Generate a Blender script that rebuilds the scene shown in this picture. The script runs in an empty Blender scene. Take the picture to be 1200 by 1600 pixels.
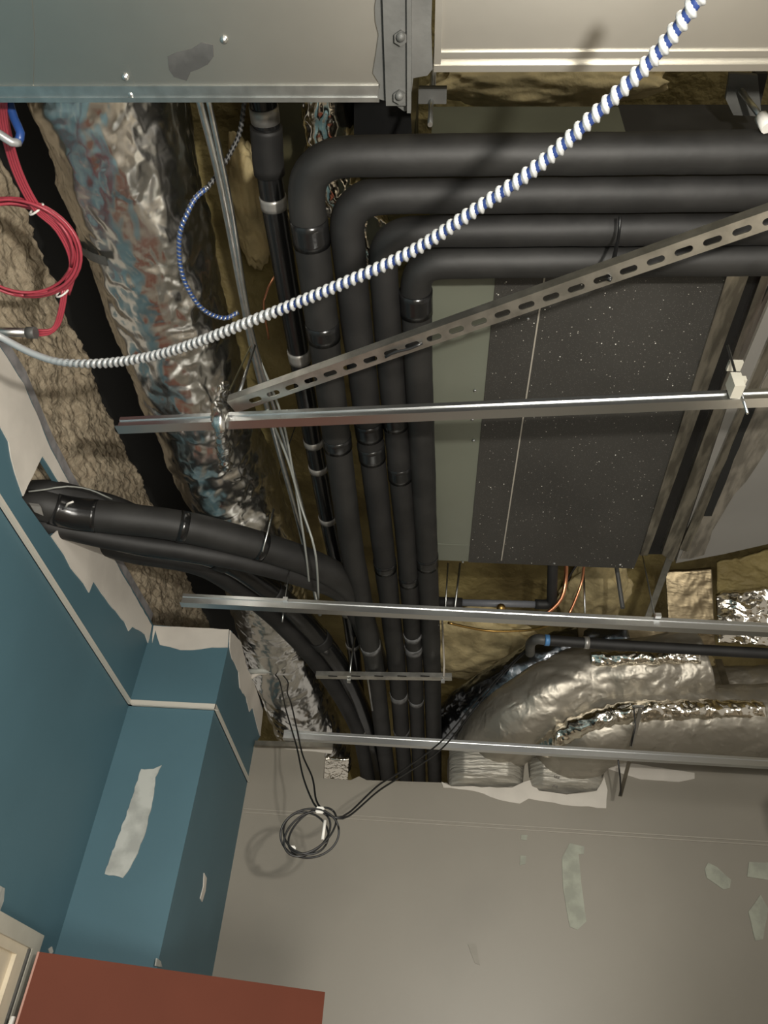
import bpy, bmesh, math, random
from mathutils import Vector, Matrix, noise
from mathutils.geometry import tessellate_polygon
random.seed(7)
S = bpy.context.scene
COL = S.collection
# ---------------------------------------------------------------- camera, light, exposure
CZ = 1.75                                   # camera height above the floor
F = 1200.0
def cv(x, y): return Vector((x - 600.0, -(y - 800.0), -F))
Zd = cv(730, -667).normalized()
Yd = cv(645, 1784); Yd = (Yd - Yd.dot(Zd) * Zd).normalized()
Xd = Yd.cross(Zd)
R = Matrix((Xd, Yd, Zd))
cam = bpy.data.objects.new('camera', bpy.data.cameras.new('camera'))
COL.objects.link(cam); S.camera = cam
cam.data.sensor_fit = 'VERTICAL'; cam.data.sensor_height = 32; cam.data.lens = F / 1600 * 32
cam.data.clip_start = 0.02
cam.matrix_world = Matrix.Translation((0, 0, CZ)) @ R.to_4x4()
S.view_settings.view_transform = 'Standard'; S.view_settings.look = 'None'
S.view_settings.gamma = 1; S.view_settings.use_curve_mapping = False
S.view_settings.exposure = 0.14
w = bpy.data.worlds.new('world'); S.world = w; w.use_nodes = True
w.node_tree.nodes['Background'].inputs[0].default_value = (1.0, .93, .82, 1)
w.node_tree.nodes['Background'].inputs[1].default_value = 0.32
def lamp(name, loc, target, size, power, col):
    l = bpy.data.lights.new(name, 'AREA'); l.shape = 'DISK'; l.size = size; l.energy = power; l.color = col
    o = bpy.data.objects.new(name, l); COL.objects.link(o); o.location = loc
    o.rotation_euler = (Vector(target) - Vector(loc)).to_track_quat('-Z', 'Y').to_euler()
    return o
wlamp = bpy.data.lights.new('work_light', 'POINT'); wlamp.energy = 98; wlamp.shadow_soft_size = .020; wlamp.color = (1, .95, .86)
wo = bpy.data.objects.new('work_light', wlamp); COL.objects.link(wo); wo.location = (.29, -.06, CZ + .16)   # hand lamp beside the photographer
lamp('rear_fill', (1.2, -2.2, CZ + .85), (-.2, 1.5, CZ + .6), 1.6, 45, (1, .97, .90))  # added soft fill from behind, lifts the shadows
lamp('low_fill', (.7, -1.2, CZ - 1.1), (-.1, 1.6, CZ + 1.5), 1.1, 50, (1, .96, .88))  # added fill from below, softly lights the undersides

# ---------------------------------------------------------------- pixel rays to world points
def ray(x, y): return R @ cv(x, y)
O = Vector((0, 0, CZ))
def U(x, y, h): r = ray(x, y); return O + r * (h / r.z)          # at height h above the camera
def UX(x, y, X): r = ray(x, y); return O + r * (X / r.x)         # on the plane X
def UY(x, y, Y): r = ray(x, y); return O + r * (Y / r.y)         # on the plane Y

# ---------------------------------------------------------------- materials
def mat(name, col, rough=.6, metal=0, var=0, vs=6, bump=0, bs=40, bd=.01, spec=.5, col2=None, lo=.4, hi=.6, stretch=(1, 1, 1), det=5):
    m = bpy.data.materials.new(name); m.use_nodes = True
    nt = m.node_tree; N = nt.nodes; L = nt.links; p = N['Principled BSDF']
    p.inputs['Base Color'].default_value = (*col, 1); p.inputs['Roughness'].default_value = rough
    p.inputs['Metallic'].default_value = metal; p.inputs['Specular IOR Level'].default_value = spec
    tc = N.new('ShaderNodeTexCoord'); mp = N.new('ShaderNodeMapping'); mp.inputs['Scale'].default_value = stretch
    L.new(tc.outputs['Object'], mp.inputs[0])
    if var or col2:
        n = N.new('ShaderNodeTexNoise'); n.inputs['Scale'].default_value = vs; n.inputs['Detail'].default_value = det
        L.new(mp.outputs[0], n.inputs['Vector'])
        r = N.new('ShaderNodeValToRGB'); L.new(n.outputs[0], r.inputs[0]); L.new(r.outputs[0], p.inputs['Base Color'])
        c2 = col2 or tuple(c * (1 - var) for c in col); c1 = col if col2 else tuple(min(1, c * (1 + var)) for c in col)
        r.color_ramp.elements[0].color = (*c2, 1); r.color_ramp.elements[1].color = (*c1, 1)
        r.color_ramp.elements[0].position = lo; r.color_ramp.elements[1].position = hi
    if bump:
        n = N.new('ShaderNodeTexNoise'); n.inputs['Scale'].default_value = bs; n.inputs['Detail'].default_value = 6
        L.new(mp.outputs[0], n.inputs['Vector'])
        b = N.new('ShaderNodeBump'); b.inputs['Strength'].default_value = bump; b.inputs['Distance'].default_value = bd
        L.new(n.outputs[0], b.inputs['Height']); L.new(b.outputs[0], p.inputs['Normal'])
    return m
def foil_mat(name, col, rough, s1=14, s2=55, strength=.7, stretch=(1, 1, 1)):
    m = bpy.data.materials.new(name); m.use_nodes = True
    nt = m.node_tree; N = nt.nodes; L = nt.links; p = N['Principled BSDF']
    p.inputs['Base Color'].default_value = (*col, 1); p.inputs['Metallic'].default_value = 1; p.inputs['Roughness'].default_value = rough
    tc = N.new('ShaderNodeTexCoord'); mp = N.new('ShaderNodeMapping'); mp.inputs['Scale'].default_value = stretch
    L.new(tc.outputs['Object'], mp.inputs[0])
    n = N.new('ShaderNodeTexNoise'); n.inputs['Scale'].default_value = 9; n.inputs['Detail'].default_value = 3
    L.new(mp.outputs[0], n.inputs['Vector'])
    mx = N.new('ShaderNodeVectorMath'); mx.operation = 'MULTIPLY_ADD'; mx.inputs[1].default_value = (.16, .16, .16)
    L.new(n.outputs['Color'], mx.inputs[0]); L.new(mp.outputs[0], mx.inputs[2])
    prev = None
    for sc, st, dist in ((s1, strength, .035), (s2, strength * .8, .009)):
        v = N.new('ShaderNodeTexNoise'); v.noise_type = 'RIDGED_MULTIFRACTAL'; v.inputs['Scale'].default_value = sc * .5
        v.inputs['Detail'].default_value = 2.5; v.inputs['Roughness'].default_value = .6
        L.new(mx.outputs[0], v.inputs['Vector'])
        b = N.new('ShaderNodeBump'); b.inputs['Strength'].default_value = st; b.inputs['Distance'].default_value = dist
        L.new(v.outputs[0], b.inputs['Height'])
        if prev: L.new(prev.outputs[0], b.inputs['Normal'])
        prev = b
    L.new(prev.outputs[0], p.inputs['Normal'])
    return m
M = {}
M['teal'] = mat('teal paint', (.070, .145, .180), .55, bump=.08, bs=220, bd=.002, var=.05, vs=2)
M['grey'] = mat('warm grey paint', (.262, .240, .200), .42, bump=.08, bs=200, bd=.002, var=.05, vs=1.5)
M['white'] = mat('bare joint compound', (.60, .56, .50), .8, bump=.15, bs=30, bd=.003, var=.08, vs=5)
M['board'] = mat('plasterboard edge', (.23, .22, .22), .9, var=.2, vs=20)
M['patch'] = mat('filler smear', (.40, .41, .38), .7, var=.16, vs=14, bump=.2, bs=60, bd=.002, stretch=(1, 3, 1))
M['patchg'] = mat('green grey filler', (.33, .34, .28), .7, var=.12, vs=18)
M['faint'] = mat('faint filler', (.26, .24, .20), .5, var=.05, vs=18)
M['trim'] = mat('white trim', (.60, .57, .50), .5)
M['reveal'] = mat('pale grey trim', (.36, .33, .28), .35)
M['wool'] = mat('sprayed mineral wool', (.42, .35, .25), .95, col2=(.30, .24, .165), lo=.32, hi=.58, vs=26, bump=.6, bs=45, bd=.02, det=8)
M['foam'] = mat('yellow spray foam', (.33, .265, .105), .7, col2=(.16, .12, .045), lo=.3, hi=.65, vs=3.5, bump=.6, bs=9, bd=.06, det=6)
M['foamdark'] = mat('cream foam lump', (.55, .45, .24), .8, var=.2, vs=10, bump=.6, bs=14, bd=.03)
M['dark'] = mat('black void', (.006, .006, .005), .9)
M['olive'] = mat('dark olive strap and shade', (.05, .045, .02), .6, var=.3, vs=5)
M['plate'] = mat('olive enamel in duct shade', (.075, .078, .055), .5, var=.1, vs=5)  # casing olive darkened, shade of the ducts put into the colour
M['seal2'] = mat('brown grey sealant', (.15, .135, .11), .5, var=.3, vs=14, bump=.3, bs=20, bd=.006, stretch=(3, .7, 1))
M['ductpale'] = mat('dull grey duct sheet', (.27, .26, .24), .5, .3, var=.05, vs=3)
M['galv'] = mat('galvanised steel', (.52, .53, .52), .33, 1, var=.1, vs=30, bump=.05, bs=60, bd=.002)
M['duct'] = mat('galvanised duct sheet', (.43, .415, .375), .40, 1, var=.05, vs=3, bump=.12, bs=3, bd=.01)
M['galv2'] = mat('streaked galvanised flange', (.50, .48, .43), .30, 1, var=.35, vs=14, bump=.25, bs=10, bd=.006, stretch=(3, .6, 1))
M['tee'] = mat('zinc tee', (.62, .63, .63), .30, 1, bump=.05, bs=12, bd=.002)
M['flange'] = mat('dull flange steel', (.30, .28, .24), .42, 1, var=.25, vs=12, bump=.1, bs=30, bd=.003)
M['mastic'] = mat('grey duct sealant and gap shade', (.075, .075, .070), .5, var=.18, vs=9, bump=.35, bs=18, bd=.006)
M['foil'] = foil_mat('crumpled foil jacket', (.72, .71, .68), .25, 12, 44, .5, (1, .7, 1))
M['foil2'] = foil_mat('foil flexible duct', (.40, .37, .315), .44, 10, 40, .6)
M['foil2'].node_tree.nodes['Principled BSDF'].inputs['Metallic'].default_value = .75
M['foil3'] = foil_mat('crinkled foil facing', (.85, .80, .70), .15, 14, 34, .7)
M['foilshade'] = foil_mat('foil darkened as shade', (.20, .21, .225), .26, 14, 40, .5)
M['foilbag'] = mat('foil collar dulled by plaster', (.42, .40, .35), .45, .5, bump=.6, bs=9, bd=.02, stretch=(1, 1, 9), var=.15, vs=8)
M['rubber'] = mat('black foam insulation', (.0115, .011, .0105), .62, var=.25, vs=12, bump=.12, bs=70, bd=.003)
M['rubber2'] = mat('grey black foam insulation', (.0145, .014, .013), .6, var=.25, vs=9, bump=.12, bs=70, bd=.003)
M['gloss'] = mat('glossy black tape', (.010, .010, .010), .22, bump=.3, bs=18, bd=.004)
M['tape'] = mat('silver tape', (.34, .33, .31), .4, .6)
M['scuff'] = mat('chalk scuff', (.12, .12, .12), .7, var=.4, vs=40)
M['slot'] = mat('slotted steel', (.50, .49, .45), .40, 1, var=.15, vs=25, bump=.06, bs=50, bd=.002)
M['unit'] = mat('olive grey enamel', (.150, .160, .125), .35, var=.04, vs=3)
M['red'] = mat('oxide red door paint', (.125, .034, .018), .7, var=.05, vs=3, spec=.2)
M['edge'] = mat('pink door edge', (.35, .16, .11), .5)
M['cream'] = mat('cream frame paint', (.62, .55, .42), .45, var=.08, vs=6)
M['creamw'] = mat('off white frame paint', (.46, .44, .37), .5, var=.06, vs=8)
M['hinge'] = mat('steel hinge', (.75, .73, .68), .3, .7)
M['redcable'] = mat('red cable sheath', (.36, .045, .065), .4)
M['bluecable'] = mat('blue cable sheath', (.02, .06, .22), .35)
M['blackcable'] = mat('black cable sheath', (.010, .010, .010), .4)
M['greycable'] = mat('grey cable sheath', (.25, .26, .24), .35)
M['armour'] = mat('white flexible armour', (.44, .45, .45), .35, .5)
M['groove'] = mat('grey groove', (.10, .10, .10), .5)
M['groovebl'] = mat('blue groove', (.012, .026, .10), .4)
M['armourdk'] = mat('dark steel armour', (.30, .31, .33), .35, .8)
M['tie'] = mat('white tie', (.75, .73, .68), .5)
M['copper'] = mat('copper', (.75, .33, .18), .3, 1)
M['brass'] = mat('brass', (.45, .28, .09), .35, 1)
M['pvc'] = mat('grey plastic pipe', (.13, .135, .15), .45)
M['bluetape'] = mat('blue tape', (.08, .22, .45), .4)
M['floor'] = mat('dusty concrete floor', (.36, .31, .25), .8, var=.15, vs=3)
M['back'] = mat('cream blocker paint', (.50, .44, .35), .6)
M['smudge'] = mat('dark sealant smudge', (.055, .055, .053), .45, var=.2, vs=20, bump=.3, bs=30, bd=.004)
M['ink'] = mat('printed ink', (.12, .11, .10), .7)
# dark speckled liner of the air handling unit
def speckle():
    m = mat('dark speckled liner', (.040, .038, .034), .55, var=.12, vs=3, bump=.1, bs=120, bd=.002)
    nt = m.node_tree; N = nt.nodes; L = nt.links; p = N['Principled BSDF']
    tc = N.new('ShaderNodeTexCoord'); last = p.inputs['Base Color'].links[0].from_socket
    for sc, th, pr, c in ((110, .15, .80, (.45, .43, .38)), (300, .22, .50, (.13, .125, .11)), (50, .085, .78, (.9, .88, .8))):
        v = N.new('ShaderNodeTexVoronoi'); v.inputs['Scale'].default_value = sc; L.new(tc.outputs['Object'], v.inputs['Vector'])
        a = N.new('ShaderNodeMath'); a.operation = 'LESS_THAN'; a.inputs[1].default_value = th; L.new(v.outputs['Distance'], a.inputs[0])
        s = N.new('ShaderNodeSeparateColor'); L.new(v.outputs['Color'], s.inputs[0])
        g = N.new('ShaderNodeMath'); g.operation = 'GREATER_THAN'; g.inputs[1].default_value = pr; L.new(s.outputs[0], g.inputs[0])
        k = N.new('ShaderNodeMath'); k.operation = 'MULTIPLY'; L.new(a.outputs[0], k.inputs[0]); L.new(g.outputs[0], k.inputs[1])
        x = N.new('ShaderNodeMix'); x.data_type = 'RGBA'; L.new(k.outputs[0], x.inputs[0]); L.new(last, x.inputs[6])
        x.inputs[7].default_value = (*c, 1); last = x.outputs[2]
    L.new(last, p.inputs['Base Color']); return m
M['speck'] = speckle()

# ---------------------------------------------------------------- object helpers
def obj(name, me, m=None, parent=None, smooth=False):
    if isinstance(me, bmesh.types.BMesh):
        bm = me; me = bpy.data.meshes.new(name); bmesh.ops.recalc_face_normals(bm, faces=bm.faces); bm.to_mesh(me); bm.free()
    for x in (m if isinstance(m, (list, tuple)) else [m]):
        if x: me.materials.append(M[x])
    if smooth:
        for p in me.polygons: p.use_smooth = True
    o = bpy.data.objects.new(name, me); COL.objects.link(o)
    if parent:
        o.parent = parent; wl = parent.location.copy()
        if parent.parent: wl += parent.parent.location
        o.location = -wl
    return o
def thing(name, label, cat, loc, group=None):
    o = bpy.data.objects.new(name, None); COL.objects.link(o); o.location = loc; o.empty_display_size = .05
    o['label'] = label; o['category'] = cat
    if group: o['group'] = group
    return o
def tag(o, label, cat, group=None):
    o['label'] = label; o['category'] = cat
    if group: o['group'] = group
    me = o.data                                   # put the origin at the thing itself
    c = sum((v.co for v in me.vertices), Vector()) / len(me.vertices); c.z = min(v.co.z for v in me.vertices)
    me.transform(Matrix.Translation(-c)); o.location = c
    return o
def struct(o): o['kind'] = 'structure'; return o
def box(bm, lo, hi, mi=0):
    x0, y0, z0 = lo; x1, y1, z1 = hi
    v = [bm.verts.new(p) for p in ((x0,y0,z0),(x1,y0,z0),(x1,y1,z0),(x0,y1,z0),(x0,y0,z1),(x1,y0,z1),(x1,y1,z1),(x0,y1,z1))]
    for f in ((3,2,1,0),(4,5,6,7),(0,1,5,4),(1,2,6,5),(2,3,7,6),(3,0,4,7)):
        bm.faces.new([v[i] for i in f]).material_index = mi
def hexa(bm, a, b):                                # two matching quads joined
    va = [bm.verts.new(p) for p in a]; vb = [bm.verts.new(p) for p in b]; n = len(a)
    bm.faces.new(va); bm.faces.new(list(reversed(vb)))
    for i in range(n): bm.faces.new([va[i], vb[i], vb[(i+1) % n], va[(i+1) % n]])
def slab(pts, off, holes=()):                      # 3D outline (+holes) swept by off
    bm = bmesh.new(); loops = [list(pts)] + [list(h) for h in holes]
    tri = tessellate_polygon(loops); flat = [p for l in loops for p in l]
    a = [bm.verts.new(p) for p in flat]; b = [bm.verts.new(Vector(p) + off) for p in flat]
    for t in tri:
        try: bm.faces.new([a[i] for i in t]); bm.faces.new([b[i] for i in reversed(t)])
        except ValueError: pass
    k = 0
    for l in loops:
        n = len(l)
        for i in range(n): bm.faces.new([a[k+i], a[k+(i+1) % n], b[k+(i+1) % n], b[k+i]])
        k += n
    return bm
def rough_loop(pts, amp, step, fixed=()):          # ragged outline
    out = []; n = len(pts)
    for i in range(n):
        a, b = Vector(pts[i]), Vector(pts[(i+1) % n]); out.append(a)
        if i in fixed: continue
        d = b - a; k = int(d.length / step)
        for j in range(1, k):
            p = a + d * (j / k)
            out.append(p + Vector((random.uniform(-1, 1), random.uniform(-1, 1), random.uniform(-1, 1))) * amp)
    return out
def spline(P, step=.02):
    P = [Vector(p) for p in P]
    if len(P) < 3:
        n = max(2, int((P[1]-P[0]).length / step)); return [P[0].lerp(P[1], i/n) for i in range(n+1)]
    Q = [2*P[0]-P[1]] + P + [2*P[-1]-P[-2]]; out = []
    for i in range(1, len(Q)-2):
        a, b, c, d = Q[i-1], Q[i], Q[i+1], Q[i+2]; n = max(2, int((c-b).length / step))
        for j in range(n):
            t = j / n
            out.append(.5*((2*b) + (c-a)*t + (2*a-5*b+4*c-d)*t*t + (3*b-a-3*c+d)*t**3))
    out.append(Q[-2]); return out
def fillet(P, rad, step=.015):
    P = [Vector(p) for p in P]; out = [P[0]]
    for i in range(1, len(P)-1):
        a, b, c = P[i-1], P[i], P[i+1]; u = (a-b).normalized(); v = (c-b).normalized()
        s, e = b+u*rad, b+v*rad
        for j in range(13): t = j/12; out.append((1-t)**2*s + 2*t*(1-t)*b + t*t*e)
    out.append(P[-1]); res = [out[0]]
    for p in out[1:]:
        d = p-res[-1]; n = max(1, int(d.length/step)); q = res[-1].copy()
        for j in range(1, n+1): res.append(q+d*(j/n))
    return res
def tube(path, r, seg=16, disp=None, squash=None, caps=True, mi=None, bm=None):
    bm = bm or bmesh.new(); n = len(path); rings = []; nrm = None; s = 0
    for i, p in enumerate(path):
        t = (path[min(i+1, n-1)] - path[max(i-1, 0)]).normalized()
        if nrm is None:
            nrm = Vector((0, 0, 1)) if abs(t.z) < .9 else Vector((1, 0, 0))
        nrm = (nrm - nrm.dot(t)*t).normalized(); bn = t.cross(nrm)
        if i: s += (p-path[i-1]).length
        rr = r(s, i/(n-1)) if callable(r) else r; ring = []
        for k in range(seg):
            a = 2*math.pi*k/seg; q = rr
            if squash: q *= squash(a)
            d = nrm*math.cos(a) + bn*math.sin(a); c = p + d*q
            if disp: c = c + d*disp(c, s, a)
            ring.append(bm.verts.new(c))
        rings.append(ring)
    for i in range(n-1):
        for k in range(seg):
            f = bm.faces.new([rings[i][k], rings[i][(k+1) % seg], rings[i+1][(k+1) % seg], rings[i+1][k]])
            if mi: f.material_index = mi(i, k)
            f.smooth = True
    if caps: bm.faces.new(rings[0]); bm.faces.new(list(reversed(rings[-1])))
    return bm
def extrude(profile, A, B, up=Vector((0, 0, 1))):  # profile of (side, up) points swept A -> B
    A, B = Vector(A), Vector(B); t = (B-A).normalized(); side = t.cross(up).normalized(); u = side.cross(t)
    bm = bmesh.new(); hexa(bm, [A+side*a+u*b for a, b in profile], [B+side*a+u*b for a, b in profile]); return bm
def crumple(amp, sc):
    def f(c, s, a):
        q = c*sc; w_ = noise.noise_vector(q*.5)*.8; q = q + w_; d = 0; k = 1
        for i in range(4): d += k*(abs(noise.noise(q)) - .25); q = q*2.1 + Vector((3.1, 1.7, 5.3)); k *= .5
        return amp*d
    return f
def rod(name, a, b, r, m, parent=None, seg=8): return obj(name, tube([Vector(a), Vector(b)], r, seg), m, parent)

# ================================================================ THE SETTING
LX, CY, CX, WY = -1.08, 2.565, -.765, 3.28
def z(h): return CZ + h
X1 = Vector((1, 0, 0)); Y1 = Vector((0, 1, 0)); Z1 = Vector((0, 0, 1))
bm = bmesh.new(); box(bm, (-1.6, -3.2, -.1), (4.2, 5.2, 0)); struct(obj('floor', bm, 'floor'))
bm = bmesh.new(); bmesh.ops.create_grid(bm, x_segments=120, y_segments=160, size=1)
for v in bm.verts:
    v.co = Vector((1.3 + v.co.x*3.0, 1.0 + v.co.y*4.2, z(2.32)))
    v.co.z += .10*noise.noise(v.co*2.2) + .05*noise.noise(v.co*6) + .02*noise.noise(v.co*17)
struct(obj('ceiling', bm, 'foam', smooth=True))
# left wall with its ragged hole
hole = [UX(64, 713, LX), UX(34, 777, LX), UX(78, 838, LX), UX(128, 815, LX)]
top = [UX(-60, 440, LX), UX(0, 540, LX), UX(38, 600, LX), UX(80, 700, LX), UX(110, 757, LX), UX(170, 858, LX), UX(240, 977, LX)]
out = [Vector((LX, -3.2, z(1.45)))] + top + [Vector((LX, CY, z(1.49))), Vector((LX, CY, 0)), Vector((LX, -3.2, 0))]
wl = struct(obj('wall_left', slab(out, -X1*.014, [hole]), 'teal'))
e = X1*.003
def wpatch(name, px, m, parent, plane, v, off, amp=.004, step=.03, **k):
    P = [(UX if plane == 'X' else UY)(x, y, v) for x, y in px]
    P = rough_loop(P, amp, step)
    P = [Vector((v, p.y, p.z)) if plane == 'X' else Vector((p.x, v, p.z)) for p in P]
    o = obj(name, slab([p - off*.3 for p in P], off*1.3), m, parent); return o
wpatch('joint_compound', [(0, 545), (36, 600), (78, 702), (108, 757), (129, 812), (65, 712), (35, 775), (22, 738), (16, 715), (12, 690), (0, 668), (-60, 600), (-60, 450)], 'white', wl, 'X', LX, e, .002)
wpatch('joint_compound', [(79, 838), (120, 800), (168, 858), (236, 977), (231, 1006), (226, 992), (206, 979), (200, 986), (194, 972), (170, 944), (152, 918), (145, 908), (138, 926), (130, 912), (110, 888), (100, 868), (84, 845)], 'white', wl, 'X', LX, e, .002)
wpatch('filler_smear', [(-20, 1375), (6, 1388), (4, 1408), (-2, 1424), (-20, 1420)], 'patch', wl, 'X', LX, e, .001)
wpatch('filler_smear', [(75, 1483), (80, 1479), (82, 1487), (78, 1492)], 'white', wl, 'X', LX, e, .001)
# exposed edge strip behind the board
P = [p + Vector((-.022, 0, -.01)) for p in top]; Q = [p + Vector((-.022, 0, .052)) for p in top]
struct(obj('trim_1', slab(P + Q[::-1], X1*.007), 'board'))
# boxed chase projecting from the left wall
chtop = [(CY, z(1.478)), (2.86, z(1.50)), (WY + .05, z(1.50))]
bm = bmesh.new()
hexa(bm, [Vector((LX - .03, CY, 0)), Vector((CX, CY, 0)), Vector((CX, CY, z(1.478))), Vector((LX - .03, CY, z(1.49)))],
         [Vector((LX - .03, CY+.013, 0)), Vector((CX, CY+.013, 0)), Vector((CX, CY+.013, z(1.478))), Vector((LX - .03, CY+.013, z(1.49)))])
wc = struct(obj('wall_chase_front', bm, 'teal'))
wr = struct(obj('wall_chase_side', slab([UX(240, 1510, CX), Vector((CX, CY+.0135, 0)), Vector((CX, WY, 0)), UX(397, 1165, CX), UX(407, 1150, CX), UX(411, 1108, CX), UX(398, 1070, CX), UX(385, 1040, CX), UX(376, 1002, CX), Vector((CX, CY+.0135, z(1.478)))][1:], -X1*.013), 'teal'))
wpatch('joint_compound', [(240, 978), (358, 984), (356, 1012), (330, 1012), (300, 1016), (282, 1016), (250, 1008), (243, 985), (238, 1005)], 'white', wc, 'Y', CY, -Y1*.003, .002)
wpatch('joint_compound', [(359, 985), (376, 1004), (385, 1042), (397, 1070), (410, 1110), (406, 1150), (400, 1130), (394, 1105), (389, 1112), (384, 1090), (374, 1075), (372, 1050), (362, 1030), (358, 1012)], 'white', wr, 'X', CX, e, .003)
wpatch('filler_smear', [(221, 1202), (240, 1202), (253, 1196), (243, 1215), (239, 1250), (228, 1300), (212, 1340), (200, 1362), (192, 1372), (178, 1368), (164, 1366), (172, 1342), (186, 1305), (202, 1262), (213, 1225)], 'patch', wc, 'Y', CY, -Y1*.003, .002, .012)
wpatch('filler_smear', [(318, 1364), (322, 1372), (320, 1392), (315, 1409), (312, 1404), (317, 1385)], 'white', wr, 'X', CX, e, .001)
wpatch('filler_smear', [(244, 1497), (250, 1502), (252, 1511), (242, 1509)], 'patch', wr, 'X', CX, e, .001)
# grey front wall with the notches the pipes and ducts pass through
gtop = [(392, 1166), (430, 1167), (508, 1170), (505, 1216), (548, 1219), (561, 1213), (573, 1219), (697, 1223), (705, 1228), (800, 1230), (817, 1222), (822, 1172), (827, 1215), (842, 1235), (885, 1241), (932, 1235), (943, 1212), (948, 1182), (1050, 1187), (1230, 1192)]
g = [Vector((-1.5, WY, z(1.31)))] + [UY(x, y, WY) for x, y in gtop] + [Vector((4.2, WY, z(1.37))), Vector((4.2, WY, 0)), Vector((-1.5, WY, 0))]
wf = struct(obj('wall_front', slab(g, Y1*.03), 'grey'))
fe = -Y1*.003
def fp(name, px, m, amp=.002): wpatch(name, px, m, wf, 'Y', WY, fe, amp)
fp('joint_compound', [(690, 1222), (705, 1229), (800, 1231), (819, 1222), (829, 1219), (842, 1236), (885, 1242), (932, 1236), (944, 1214), (949, 1235), (947, 1263), (880, 1258), (835, 1250), (826, 1248), (812, 1256), (780, 1250), (740, 1236), (693, 1231)], 'white', .003)
fp('joint_compound', [(946, 1191), (985, 1193), (1085, 1208), (1085, 1217), (1060, 1222), (1000, 1218), (946, 1200)], 'white', .001)
fp('joint_compound', [(985, 1184), (1230, 1196), (1230, 1201), (985, 1188)], 'white', .0006)
fp('joint_compound', [(425, 1163), (500, 1168), (520, 1172), (518, 1178), (425, 1168)], 'white')
fp('filler_smear', [(890, 1318), (913, 1323), (912, 1335), (904, 1335), (908, 1380), (916, 1440), (902, 1453), (890, 1448), (880, 1390), (878, 1340)], 'patchg', .001)
fp('filler_smear', [(1106, 1348), (1120, 1355), (1142, 1375), (1140, 1388), (1130, 1390), (1104, 1372), (1101, 1358)], 'patchg', .001)
fp('filler_smear', [(1170, 1347), (1230, 1350), (1230, 1380), (1167, 1370)], 'patchg', .001)
fp('filler_smear', [(1188, 1398), (1200, 1420), (1192, 1468), (1180, 1470), (1169, 1425)], 'patchg', .001)
fp('filler_smear', [(814, 1305), (824, 1305), (823, 1313), (814, 1312)], 'patchg', .0006)
fp('filler_smear', [(813, 1337), (822, 1338), (821, 1350), (812, 1352)], 'patchg', .0006)
fp('filler_smear', [(731, 1475), (744, 1475), (748, 1500), (750, 1508), (742, 1505)], 'faint', .001)
# white wall angle at ceiling height round the teal walls, and the thin bead on the grey wall
def angle(A, B, n, inn, m, name, h=.024):
    s = n*.003; u = Z1*h
    bm = bmesh.new(); hexa(bm, [A, A+s, A+s+u, A+u], [B, B+s, B+s+u, B+u])
    hexa(bm, [A, A+n*.014, A+n*.014+Z1*.002, A+Z1*.002], [B, B+n*.014, B+n*.014+Z1*.002, B+Z1*.002])
    return struct(obj(name, bm, m))
zt = z(1.15)
angle(Vector((LX, -3.1, zt)), Vector((LX, CY-.003, zt)), X1, 0, 'trim', 'trim_2')
angle(Vector((LX+.003, CY, zt)), Vector((CX+.003, CY, zt)), -Y1, 0, 'trim', 'trim_3')
angle(Vector((CX, CY-.003, zt)), Vector((CX, WY-.004, zt)), X1, 0, 'trim', 'trim_4')
A = UY(380, 1270, WY); B = UY(1250, 1325, WY)
bm = bmesh.new()
for dz in (0, .014): hexa(bm, [A+Z1*dz+Y1*.001, A+Z1*dz-Y1*.004, A+Z1*(dz+.004)-Y1*.004, A+Z1*(dz+.004)+Y1*.001], [B+Z1*dz+Y1*.001, B+Z1*dz-Y1*.004, B+Z1*(dz+.004)-Y1*.004, B+Z1*(dz+.004)+Y1*.001])
struct(obj('trim_5', bm, 'reveal'))
# added shadow blocker at the right, out of view, that shades the right end of the grey wall
bm = bmesh.new(); box(bm, (.885, 1.58, 0), (1.5, 1.66, z(.69))); box(bm, (.862, 1.57, z(.625)), (1.5, 1.67, z(.69))); struct(obj('shadow_blocker', bm, 'back'))

# sprayed mineral wool above the board
bm = bmesh.new(); bmesh.ops.create_grid(bm, x_segments=190, y_segments=330, size=1)
def woolf(v):
    Y = 1.0 + v.co.y*2.45; t = (v.co.x+1)/2; zt_ = 1.92 + .045*(Y-.9) if Y < 2 else 1.97 + .06*(Y-2)
    zz = 1.36 + t*(zt_-1.36); p = Vector((0, Y, zz)); q = p*16
    X = -1.150 + .022*noise.noise(p*5) + .012*noise.noise(q) + .012*noise.noise(q*2.3) + .006*noise.noise(q*6)
    vv = noise.voronoi(p*22)[0]; X -= .012*max(0, .25-(vv[1]-vv[0]))*2
    if t > .93: X -= (t-.93)*.6
    return Vector((X, Y, z(zz)))
for v in bm.verts: v.co = woolf(v)
geo = bmesh.ops.extrude_face_region(bm, geom=bm.faces[:]); 
for v in [g_ for g_ in geo['geom'] if isinstance(g_, bmesh.types.BMVert)]: v.co.x = -1.32
wool = tag(obj('mineral_wool_batt', bm, 'wool', smooth=True), 'tan shaggy mineral wool facing above the teal wall, left of the foil duct', 'insulation')
# added dark beam that gives the shade between the wool and the round duct
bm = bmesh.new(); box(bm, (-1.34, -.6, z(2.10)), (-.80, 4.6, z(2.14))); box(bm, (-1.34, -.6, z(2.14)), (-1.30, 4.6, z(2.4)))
tag(obj('shade_panel', bm, 'dark'), 'added black beam in the dark gap between mineral wool and round foil duct', 'panel')
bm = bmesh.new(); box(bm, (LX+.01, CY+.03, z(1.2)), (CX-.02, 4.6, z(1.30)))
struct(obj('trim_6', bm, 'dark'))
bm = bmesh.new(); box(bm, (-1.34, 1.42, z(1.20)), (-1.30, 1.9, z(1.5))); struct(obj('hole_shade_backing', bm, 'dark'))  # added black backing, gives the shade inside the wall hole
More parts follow.
